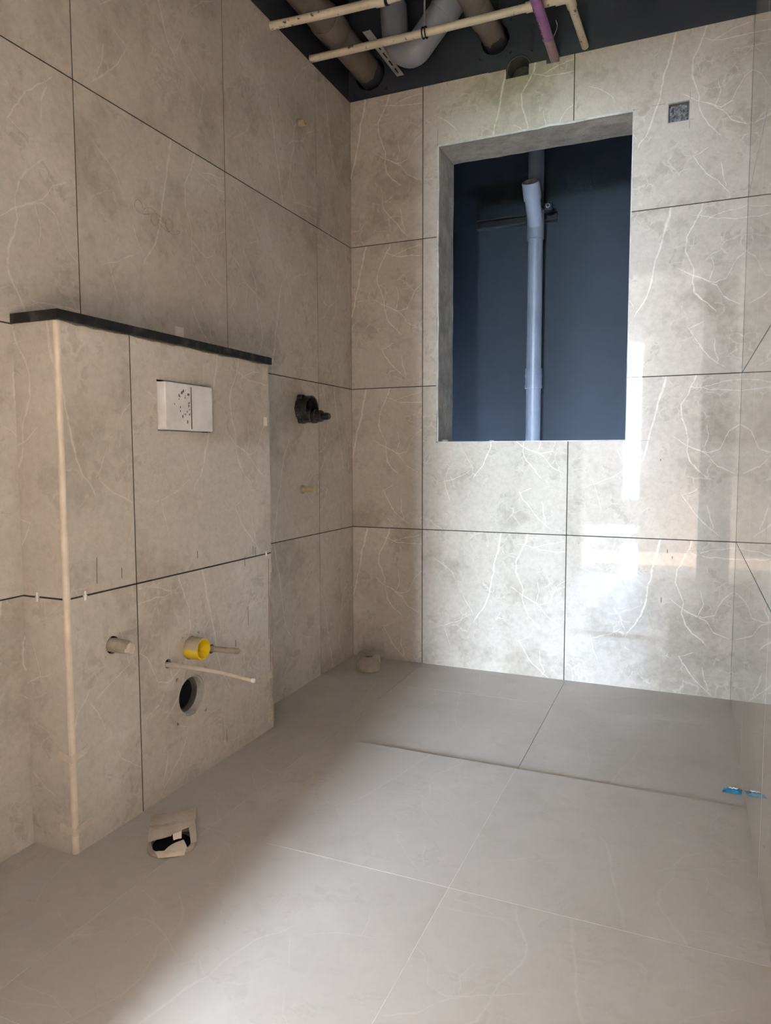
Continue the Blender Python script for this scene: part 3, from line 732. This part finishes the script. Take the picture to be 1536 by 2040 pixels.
def torn_stub(loc, rot, label):
    e = empty('taped_drain_stub', loc, label, 'drain stub', 'taped drain stubs on the floor'); e.rotation_euler = (0, 0, rot)
    seg = 40; b2 = bmesh.new()
    def hh(a): q = min(1, max(0, (math.sin(a)+.55)/1.25)); return .009+.039*q*q*(3-2*q)
    def rad(a, k):
        n_ = 5.0 if math.sin(a) > 0 else 2.4
        return k*.049/((abs(math.cos(a))**n_+abs(math.sin(a))**n_)**(1/n_))
    rings = []
    for kz, k in ((0, 1.13), (.10, 1.06), (.55, 1.02), (1.0, .99), (1.0, .93), (.1, .91)):
        rings.append([b2.verts.new((rad(a, k)*math.cos(a), rad(a, k)*math.sin(a), hh(a)*kz+(.0015*noise.noise(Vector((math.cos(a)*3, math.sin(a)*3, kz))) if kz else 0)))
                      for a in [2*PI*i/seg for i in range(seg)]])
    for A, B in zip(rings, rings[1:]):
        for i in range(seg): b2.faces.new((A[i], A[(i+1) % seg], B[(i+1) % seg], B[i]))
    mesh_obj('collar', b2, M['wrap'], e, True)
    b2 = bmesh.new(); tube(b2, [(0, -.004, .001), (0, -.004, .006)], .043, 24); mesh_obj('bore_shade_disc', b2, M['black'], e, True)  # shade at the bottom of the torn stub, as a black disc
    def quad_strip(name, c, mat='wrap', amp=.0012, nx=9, ny=5):
        # c: rear-left, rear-right, front-left, front-right
        c = [Vector(p) for p in c]; g = []
        for i in range(nx):
            q = i/(nx-1); row = []
            for j in range(ny):
                p = j/(ny-1); P = (c[0]*(1-q)+c[1]*q)*(1-p)+(c[2]*(1-q)+c[3]*q)*p
                row.append(P+Vector((0, 0, amp*noise.noise(P*80)+.002*math.sin(PI*p))))
            g.append(row)
        b3 = bmesh.new(); sheet(b3, g, .0008); mesh_obj(name, b3, M[mat], e, True)
    quad_strip('tape_strip', [(-.050, .049, .051), (.052, .049, .056), (-.050, .014, .043), (.053, .020, .046)])
    quad_strip('tape_strip', [(-.051, .020, .0415), (.004, .018, .0425), (-.052, -.014, .020), (.000, -.012, .0275)])
    quad_strip('tape_strip', [(-.008, .022, .046), (.052, .022, .046), (-.008, -.016, .030), (.050, .004, .040)])
    quad_strip('tape_strip', [(.036, .012, .041), (.052, .012, .040), (.043, -.030, .014), (.055, -.022, .014)])
    quad_strip('inner_flap', [(.000, .000, .034), (.022, .002, .035), (.004, -.014, .018), (.022, -.012, .020)], 'tape')
    quad_strip('torn_flap', [(.004, -.018, .012), (.026, -.014, .017), (-.016, -.044, .0095), (.036, -.040, .0095)], 'tape')
    quad_strip('front_lip', [(-.034, -.040, .0105), (.034, -.043, .0105), (-.026, -.055, .002), (.030, -.055, .002)], 'tape')
torn_stub((0.300, -1.578, 0.0), 0.62, 'torn open taped drain stub on the floor beside the cistern box')
taped_stub((0.150, -0.165, -0.002), 0.044, 0.066, 'closed taped drain stub on the floor in the far corner', False, 0.5)

# ---- blue sachet
sa = thing('blue_sachet', (1.496, -0.765, -0.0105), 'crumpled small blue sachet on the floor by the right wall', 'sachet')
sa.rotation_euler = (0, 0, 0.05)
b_ = bmesh.new(); g = []
for i in range(9):
    row = []
    for j in range(6):
        x = -.022+.046*i/8; y = -.012+.026*j/5
        edge = min(i, 8-i, 2)/2*min(j, 5-j, 1)
        row.append(Vector((x+.006*(j/5-.5), y, .0020+.006*edge+.003*noise.noise(Vector((x*60, y*60, 1))))))
    g.append(row)
sheet(b_, g, .0015); mesh_obj('foil', b_, M['blue'], sa, False)
b_ = bmesh.new()
tube(b_, [(-.008+.0035*k, -.006+.003*math.sin(k*2.3), .0125+.0006*(k % 2)) for k in range(7)], .0016, 6)
mesh_obj('white_lettering', b_, M['white_print'], sa)
# bottle caps on the sill
def cap(loc, r, h, label):
    b2 = bmesh.new(); tube(b2, [(0, 0, 0), (0, 0, h*.3), (0, 0, h*.85), (0, 0, h)], [r, r*1.05, r*.95, r*.75], 18, True, .08)
    tag(mesh_obj('metal_cap', b2, M['galv'], None, True, loc), label, 'cap', 'caps on the opening sill')
cap((0.424, 0.018, 0.9484), .013, .008, 'small metal cap on the sill in the left corner of the opening')
cap((0.618, 0.030, 0.9484), .010, .004, 'flat metal disc on the sill left of the grey pipe')

# ------------------------------------------------------------------ shaft pipe with branch
px, py = 0.645, 0.715
sp = thing('shaft_drain_pipe', (px, py, -0.5), 'tall vertical grey plastic drain pipe inside the wall opening', 'pipe')
def pz(name, z0, z1, r, mat='shaft_pvc', parent=sp, x=px, y=py):
    b2 = bmesh.new(); tube(b2, [(x, y, z0), (x, y, z1)], r, 32); return rel(mesh_obj(name, b2, M[mat], None, True), parent)
pz('lower_pipe', -0.5, 1.24, .0355); cpl = pz('coupling', 1.225, 1.315, .0400); sub(pz('coupling_lip', 1.218, 1.232, .0415), cpl); sub(pz('coupling_lip', 1.275, 1.285, .0412), cpl)
pz('middle_pipe', 1.31, 1.96, .0355); pz('branch_socket', 1.93, 2.06, .0405); pz('upper_pipe', 2.05, 2.98, .0375)
b_ = bmesh.new(); tube(b_, [(px, py-.004, 1.985), (px, py-.035, 2.04), (px, py-.085, 2.105)], [.036, .036, .036], 28); rel(mesh_obj('branch_arm', b_, M['shaft_pvc'], None, True), sp)
b_ = bmesh.new(); hollow(b_, (px, py-.076, 2.095), (px, py-.125, 2.160), .0415, .0370, 32, 0, .1); rel(mesh_obj('open_socket', b_, M['shaft_pvc'], None, True), sp)
# wall channel with clamp
ch = thing('pipe_channel', (0.53, SHB, 2.05), 'black steel channel holding the grey pipe in the opening', 'bracket')
for lo, hi in (((.335, .785, 2.028), (.735, .7995, 2.072)), ((.335, .757, 2.028), (.735, .785, 2.034)), ((.335, .757, 2.066), (.735, .785, 2.072))):
    b_ = bmesh.new(); box(b_, lo, hi, .001); rel(mesh_obj('channel', b_, M['blacksteel']), ch)
b_ = bmesh.new()
tube(b_, [(px+.0445*math.cos(a), py+.0445*math.sin(a), 2.073) for a in [2*PI*k/36 for k in range(37)]], .0052, 8); rel(mesh_obj('clamp_ring', b_, M['blacksteel'], None, True), ch)
b_ = bmesh.new(); box(b_, (px+.043, py-.016, 2.056), (px+.080, py+.016, 2.092), .003); rel(mesh_obj('clamp_lug', b_, M['blacksteel']), ch)
b_ = bmesh.new(); tube(b_, [(px+.062, py-.032, 2.074), (px+.062, py+.03, 2.074)], .006, 10); bolt = rel(mesh_obj('bolt', b_, M['blacksteel'], None, True), ch)
b_ = bmesh.new(); tube(b_, [(px+.062, py-.026, 2.074), (px+.062, py-.017, 2.074)], .011, 6); sub(mesh_obj('nut', b_, M['grey_pvc_dark']), bolt)
# grey bend in the shaft's upper corner
b_ = bmesh.new(); tube(b_, [(.10, .55, 2.98), (.10, .55, 2.55), (.115, .54, 2.42), (.16, .52, 2.33), (.22, .50, 2.285), (.275, .49, 2.262)], .052, 24)
tag(mesh_obj('shaft_bend', b_, M['grey_pvc_dark'], None, True), 'grey pipe bend in the upper left corner of the opening', 'pipe')

# ------------------------------------------------------------------ pipes under the ceiling
def elbow(P, bend, n=8):
    """polyline with rounded corners"""
    P = [Vector(p) for p in P]; out = [P[0]]
    for a, b, c in zip(P, P[1:], P[2:]):
        d1 = (a-b).normalized(); d2 = (c-b).normalized(); k = min(bend, (a-b).length*.45, (c-b).length*.45)
        s0, s1 = b+d1*k, b+d2*k
        for i in range(n+1):
            q = i/n; out.append(s0*(1-q)**2+b*2*q*(1-q)+s1*q*q)
    out.append(P[-1]); return out
bp = thing('soil_pipe', (.09, 0.0, 2.48), 'thick dusty brown soil pipe running along the left under the ceiling', 'pipe')
b_ = bmesh.new(); tube(b_, [(.09, .17, 2.48), (.09, -.40, 2.48), (.09, -1.0, 2.48), (.09, -2.4, 2.49)], .0545, 32); rel(mesh_obj('pipe', b_, M['soil_pipe'], None, True), bp)
b_ = bmesh.new(); tube(b_, [(.09, -.30, 2.48), (.09, -.305, 2.48), (.09, -.40, 2.48), (.09, -.405, 2.48)], [.056, .0600, .0600, .056], 32); rel(mesh_obj('coupling', b_, M['soil_pipe'], None, True), bp)
b_ = bmesh.new(); tube(b_, [(.09, .16, 2.48), (.09, .005, 2.48), (.09, -.035, 2.48)], [.0552, .0552, .0549], 32, False)
for v in b_.verts:
    if v.co.y < -.02: v.co.y += .035*noise.noise(Vector((v.co.x*40, 0, v.co.z*40)))
rel(mesh_obj('painted_end', b_, M['paint'], None, True), bp)
tp = thing('third_pipe', (.622, 0, 2.5), 'short dusty grey-brown pipe entering the dark wall above the opening', 'pipe'); tp.name = 'waste_pipe'
b_ = bmesh.new(); tube(b_, [(.626, .17, 2.494), (.622, 0, 2.50), (.595, -.20, 2.530), (.54, -.60, 2.59)], .0445, 28); rel(mesh_obj('pipe', b_, M['soil_pipe'], None, True), tp)
b_ = bmesh.new(); tube(b_, [(.6085, -.10, 2.515), (.598, -.18, 2.527), (.5975, -.182, 2.5275)], [.0490, .0490, .045], 28); rel(mesh_obj('coupling', b_, M['soil_pipe'], None, True), tp)
b_ = bmesh.new(); tube(b_, [(.625, .10, 2.4955), (.6215, -.003, 2.5003), (.619, -.022, 2.503)], [.0452, .0452, .0449], 28, False)
for v in b_.verts:
    if v.co.y < -.012: v.co.y += .03*noise.noise(Vector((v.co.x*50, 0, v.co.z*50)))
rel(mesh_obj('painted_end', b_, M['paint'], None, True), tp)
# trap of the floor above
tr = thing('floor_trap', (.40, -.14, 2.45), 'smooth light grey trap bend hanging under the ceiling', 'trap')
TY = -.13
b_ = bmesh.new(); tube(b_, elbow([(.245, TY+.02, 2.98), (.245, TY+.02, 2.62)], .02), .044, 28); rel(mesh_obj('inlet_leg', b_, M['grey_pvc_dark'], None, True), tr)
b_ = bmesh.new(); tube(b_, elbow([(.245, TY+.02, 2.64), (.262, TY+.01, 2.485), (.335, TY, 2.435), (.50, TY, 2.610), (.62, TY, 2.70)], .10), .0535, 30); rel(mesh_obj('trap_bend', b_, M['grey_pvc'], None, True), tr)
b_ = bmesh.new(); tube(b_, [(.452, TY, 2.555), (.490, TY, 2.598), (.495, TY, 2.603)], [.0580, .0580, .054], 30); rel(mesh_obj('collar', b_, M['grey_pvc'], None, True), tr)
b_ = bmesh.new(); tube(b_, [(.50, TY, 2.615), (.62, TY-.02, 2.655), (.80, TY-.04, 2.66)], .036, 24); rel(mesh_obj('outlet_pipe', b_, M['grey_pvc'], None, True), tr)
# slotted support strip
st = thing('slotted_strip', (.224, 0, 2.453), 'slotted galvanised support strip under the grey trap', 'bracket')
A_, B_ = Vector((.226, .0105, 2.446)), Vector((.214, -.30, 2.462))
dvec = (B_-A_).normalized(); side = Vector((0, 0, 1)).cross(dvec).normalized(); upv = dvec.cross(side)
L_ = (B_-A_).length
bm_ = panel('z', (0, L_, -.014, .014), -.0012, .0012, cuts=[(.02+.055*k, .058+.055*k, -.0035, .0035) for k in range(int((L_-.04)/.055))])
for v in bm_.verts: v.co = A_+dvec*v.co.x+side*v.co.y+upv*v.co.z
rel(mesh_obj('strip', bm_, M['galv']), st)
for s_ in (-1, 1):
    b_ = bmesh.new(); c0 = side*(s_*.014)
    tube(b_, [A_+c0, B_+c0], .0022, 6); rel(mesh_obj('folded_edge', b_, M['galv']), st)
# cream water pipes
PR = .0135
p1 = thing('water_pipe', (0, -.618, 2.362), 'stained cream water pipe nearest the camera under the ceiling', 'pipe', 'cream water pipes under the ceiling')
b_ = bmesh.new(); tube(b_, [(-.009+.0095, -.618, 2.362), (.25, -.618, 2.350), (.43, -.618, 2.344), (1.50, -.60, 2.40)], PR, 20); rel(mesh_obj('pipe', b_, M['cpvc'], None, True), p1)
b_ = bmesh.new(); tube(b_, [(.395, -.618, 2.345), (.425, -.618, 2.344)], PR+.003, 20); rel(mesh_obj('coupling', b_, M['cpvc'], None, True), p1)
b_ = bmesh.new(); tube(b_, [(.427, -.618, 2.344), (.436, -.618, 2.344)], PR+.0035, 20); rel(mesh_obj('clip', b_, M['blacksteel'], None, True), p1)
p2 = thing('water_pipe', (0, -.327, 2.396), 'long cream water pipe crossing under the trap and turning to the wall', 'pipe', 'cream water pipes under the ceiling')
E2 = Vector((.944, -.245, 2.436))
b_ = bmesh.new(); tube(b_, [(-.009, -.327, 2.396), (.44, -.289, 2.411), tuple(E2-Vector((.03, 0, 0)))], PR, 20); rel(mesh_obj('long_run', b_, M['cpvc'], None, True), p2)
b_ = bmesh.new(); tube(b_, elbow([tuple(E2-Vector((.045, 0, 0))), tuple(E2), (.9475, -.20, 2.430)], .03), PR+.0035, 20); rel(mesh_obj('elbow_fitting', b_, M['cpvc'], None, True), p2)
b_ = bmesh.new(); tube(b_, [(.946, -.215, 2.432), (.964, .0095, 2.400)], PR, 20); rel(mesh_obj('short_run', b_, M['cpvc'], None, True), p2)
b_ = bmesh.new(); tube(b_, [(.80, -.2575, 2.429), (.835, -.2545, 2.431)], PR+.0035, 20); rel(mesh_obj('coupling', b_, M['cpvc'], None, True), p2)
# hanger rod with ring on the long pipe
hg = thing('pipe_hanger', (.44, -.289, 2.98), 'thin black hanger rod clamping the long cream pipe', 'hanger')
b_ = bmesh.new(); tube(b_, [(.44, -.289, 2.999), (.44, -.289, 2.432)], .0035, 8); rel(mesh_obj('rod', b_, M['galv'], None, True), hg)
for dx in (-.006, .006):
    b_ = bmesh.new(); tube(b_, [(.44+dx, -.289+.0165*math.cos(a), 2.411+.0185*math.sin(a)) for a in [2*PI*k/24 for k in range(25)]], .0026, 8); rel(mesh_obj('ring', b_, M['blacksteel'], None, True), hg)
# purple pipe
pp = thing('purple_pipe', (.853, 0, 2.378), 'purple pipe entering a notch in the top tile', 'pipe')
b_ = bmesh.new(); tube(b_, [(.853, .0095, 2.380), (.853, -.13, 2.384)], .0178, 22); rel(mesh_obj('dusty_end', b_, M['dusty_purple'], None, True), pp)
b_ = bmesh.new(); tube(b_, [(.853, -.13, 2.384), (.853, -.37, 2.390), (.854, -.60, 2.425), (.86, -1.2, 2.48)], .0180, 22); rel(mesh_obj('pipe', b_, M['purple'], None, True), pp)
b_ = bmesh.new(); tube(b_, [(.853+.0195*math.cos(a), -.127+.012*math.sin(a), 2.384+.0195*math.sin(a)) for a in [2*PI*k/24 for k in range(25)]], .0013, 6); rel(mesh_obj('wire_tie', b_, M['galv'], None, True), pp)
b_ = bmesh.new(); tube(b_, elbow([(.872, -.125, 2.385), (.889, -.14, 2.41), (.886, -.165, 2.418)], .02), .0011, 6); rel(mesh_obj('wire_tail', b_, M['galv'], None, True), pp)
b_ = bmesh.new()
for k in range(22):
    yy = -.15-.0085*k; a = -2.35+.12*random.random(); zc = 2.384+(-yy-.13)*.0217
    c_ = Vector((.853+.0181*math.cos(a), yy, zc+.0181*math.sin(a)))
    if k % 5 != 4: box(b_, c_-Vector((.0016+.001*random.random(), .0024, .0004)), c_+Vector((.0016, .0024, .0004)))
o = rel(mesh_obj('printed_marking', b_, M['ink']), pp); o['kind'] = 'stuff'

# ------------------------------------------------------------------ dark open joints between the wall tiles
def joint(parent, lo, hi):
    b2 = bmesh.new(); box(b2, lo, hi); rel(mesh_obj('joint', b2, M['mortar']), parent)
JW, JD = GAP/2-.0001, .0012
for y in lj[1:5]:
    joint(wall_left, (-.010, y-JW, 0), (-JD, y+JW, ZJ[4]))
for y in rj[1:5]:
    joint(wall_right, (RW+JD, y-JW, 0), (RW+.010, y+JW, ZJ[4]))
for z in ZJ[1:4]:
    joint(wall_left, (-.010, -RD, z-JW), (-JD, -.001, z+JW)); joint(wall_right, (RW+JD, -RD, z-JW), (RW+.010, -.001, z+JW))
joint(wall_back, (cols[1]-JW, JD, 0), (cols[1]+JW, .010, ZJ[4]))
joint(wall_back, (cols[2]-JW, JD, 0), (cols[2]+JW, .010, OP[2]-.004)); joint(wall_back, (cols[2]-JW, JD, OP[3]+.005), (cols[2]+JW, .010, ZJ[4]))
for z in ZJ[1:4]:
    for x0, x1 in ((.001, RW-.001),) if z < OP[2] else ((.001, OP[0]-.005), (OP[1]+.003, RW-.001)):
        joint(wall_back, (x0, JD, z-JW), (x1, .010, z+JW))
joint(cb, (BX-.0099, BYJ-.0020, 0), (BX-JD, BYJ+.0020, BZ-.001))
joint(cb, (BX-.0099, BY0+.008, ZJ[1]-.0020), (BX-JD, BY1, ZJ[1]+.0020))
joint(cb, (.001, BY0+JD, ZJ[1]-.0020), (BX-.008, BY0+.0099, ZJ[1]+.0020))
# grime smeared under the ledge
rg = random.Random(4)
for (ya, yb) in ((BY0+.02, BYJ-.01), (BYJ+.004, -1.30), (-1.25, -1.06), (-1.0, BY1-.03)):
    n_ = 22; g = []
    for i in range(n_):
        q = i/(n_-1); y = ya+(yb-ya)*q
        low = BZ-.001-(.0012+.0055*max(0, noise.noise(Vector((y*38, 2, 0)))+.18))*min(1, 6*q, 6*(1-q))
        g.append([Vector((BX+.0006, y, BZ-.0008)), Vector((BX+.0006, y, low-.0002))])
    b2 = bmesh.new(); sheet(b2, g, .0003); rel(mesh_obj('grime', b2, M['grime']), cb)

# ------------------------------------------------------------------ saw overcuts and pencil marks on tiles
def marks(parent, ax, d, sgn, segs, mat='pencil', wdt=.0012):
    for (u0, v0, u1, v1) in segs:
        b2 = bmesh.new(); a = plane_pt(ax, u0, v0, d); b = plane_pt(ax, u1, v1, d)
        tube(b2, [a, b], wdt*.5, 5)
        ob = mesh_obj('saw_mark', b2, M[mat]); rel(ob, parent)
marks(wall_back, 'y', 0.0002, -1, [(1.142, .9455, 1.225, .945), (1.3295, 2.04, 1.3295, 2.0685), (1.3295, 2.137, 1.3295, 2.162), (1.33, 2.071, 1.344, 2.070),
      (1.142, 2.137, 1.158, 2.137), (1.205, 2.139, 1.250, 2.139), (.3915, 2.139, .3915, 2.20), (.667, 2.31, .667, 2.338), (.872, 2.335, .872, 2.362), (.7575, 2.32, .7575, 2.338)])
marks(wall_back, 'y', 0.0002, -1, [(1.297, .527, 1.297, .541), (1.315, .507, 1.315, .516), (1.280, .340, 1.280, .360), (1.265, .868, 1.265, .876)], 'pencil', .0030)
marks(cb, 'x', BX-.0002, 1, [(-1.128, .045, -1.128, .085), (-1.008, .37, -1.008, .43), (-1.075, .34, -1.075, .32), (-1.02, .555, -1.02, .585), (-.975, .585, -.975, .612), (-.962, .583, -.962, .606), (-1.608, .60, -1.606, .66), (-1.53, .60, -1.53, .625), (-.885, .14, -.885, .44), (-.893, .30, -.887, .56), (-1.245, .63, -1.245, .61)], 'pencil', .0022)
# pencil scribble on the left wall
b_ = bmesh.new()
pt = [(0.0003, -1.30+.16*(k/60)+.022*math.cos(k*.55), 1.55-.02*(k/60)+.022*math.sin(k*.55)*math.cos(k*.13)) for k in range(61)]
tube(b_, pt, .0003, 5); rel(mesh_obj('pencil_scribble', b_, M['pencil']), wall_left)
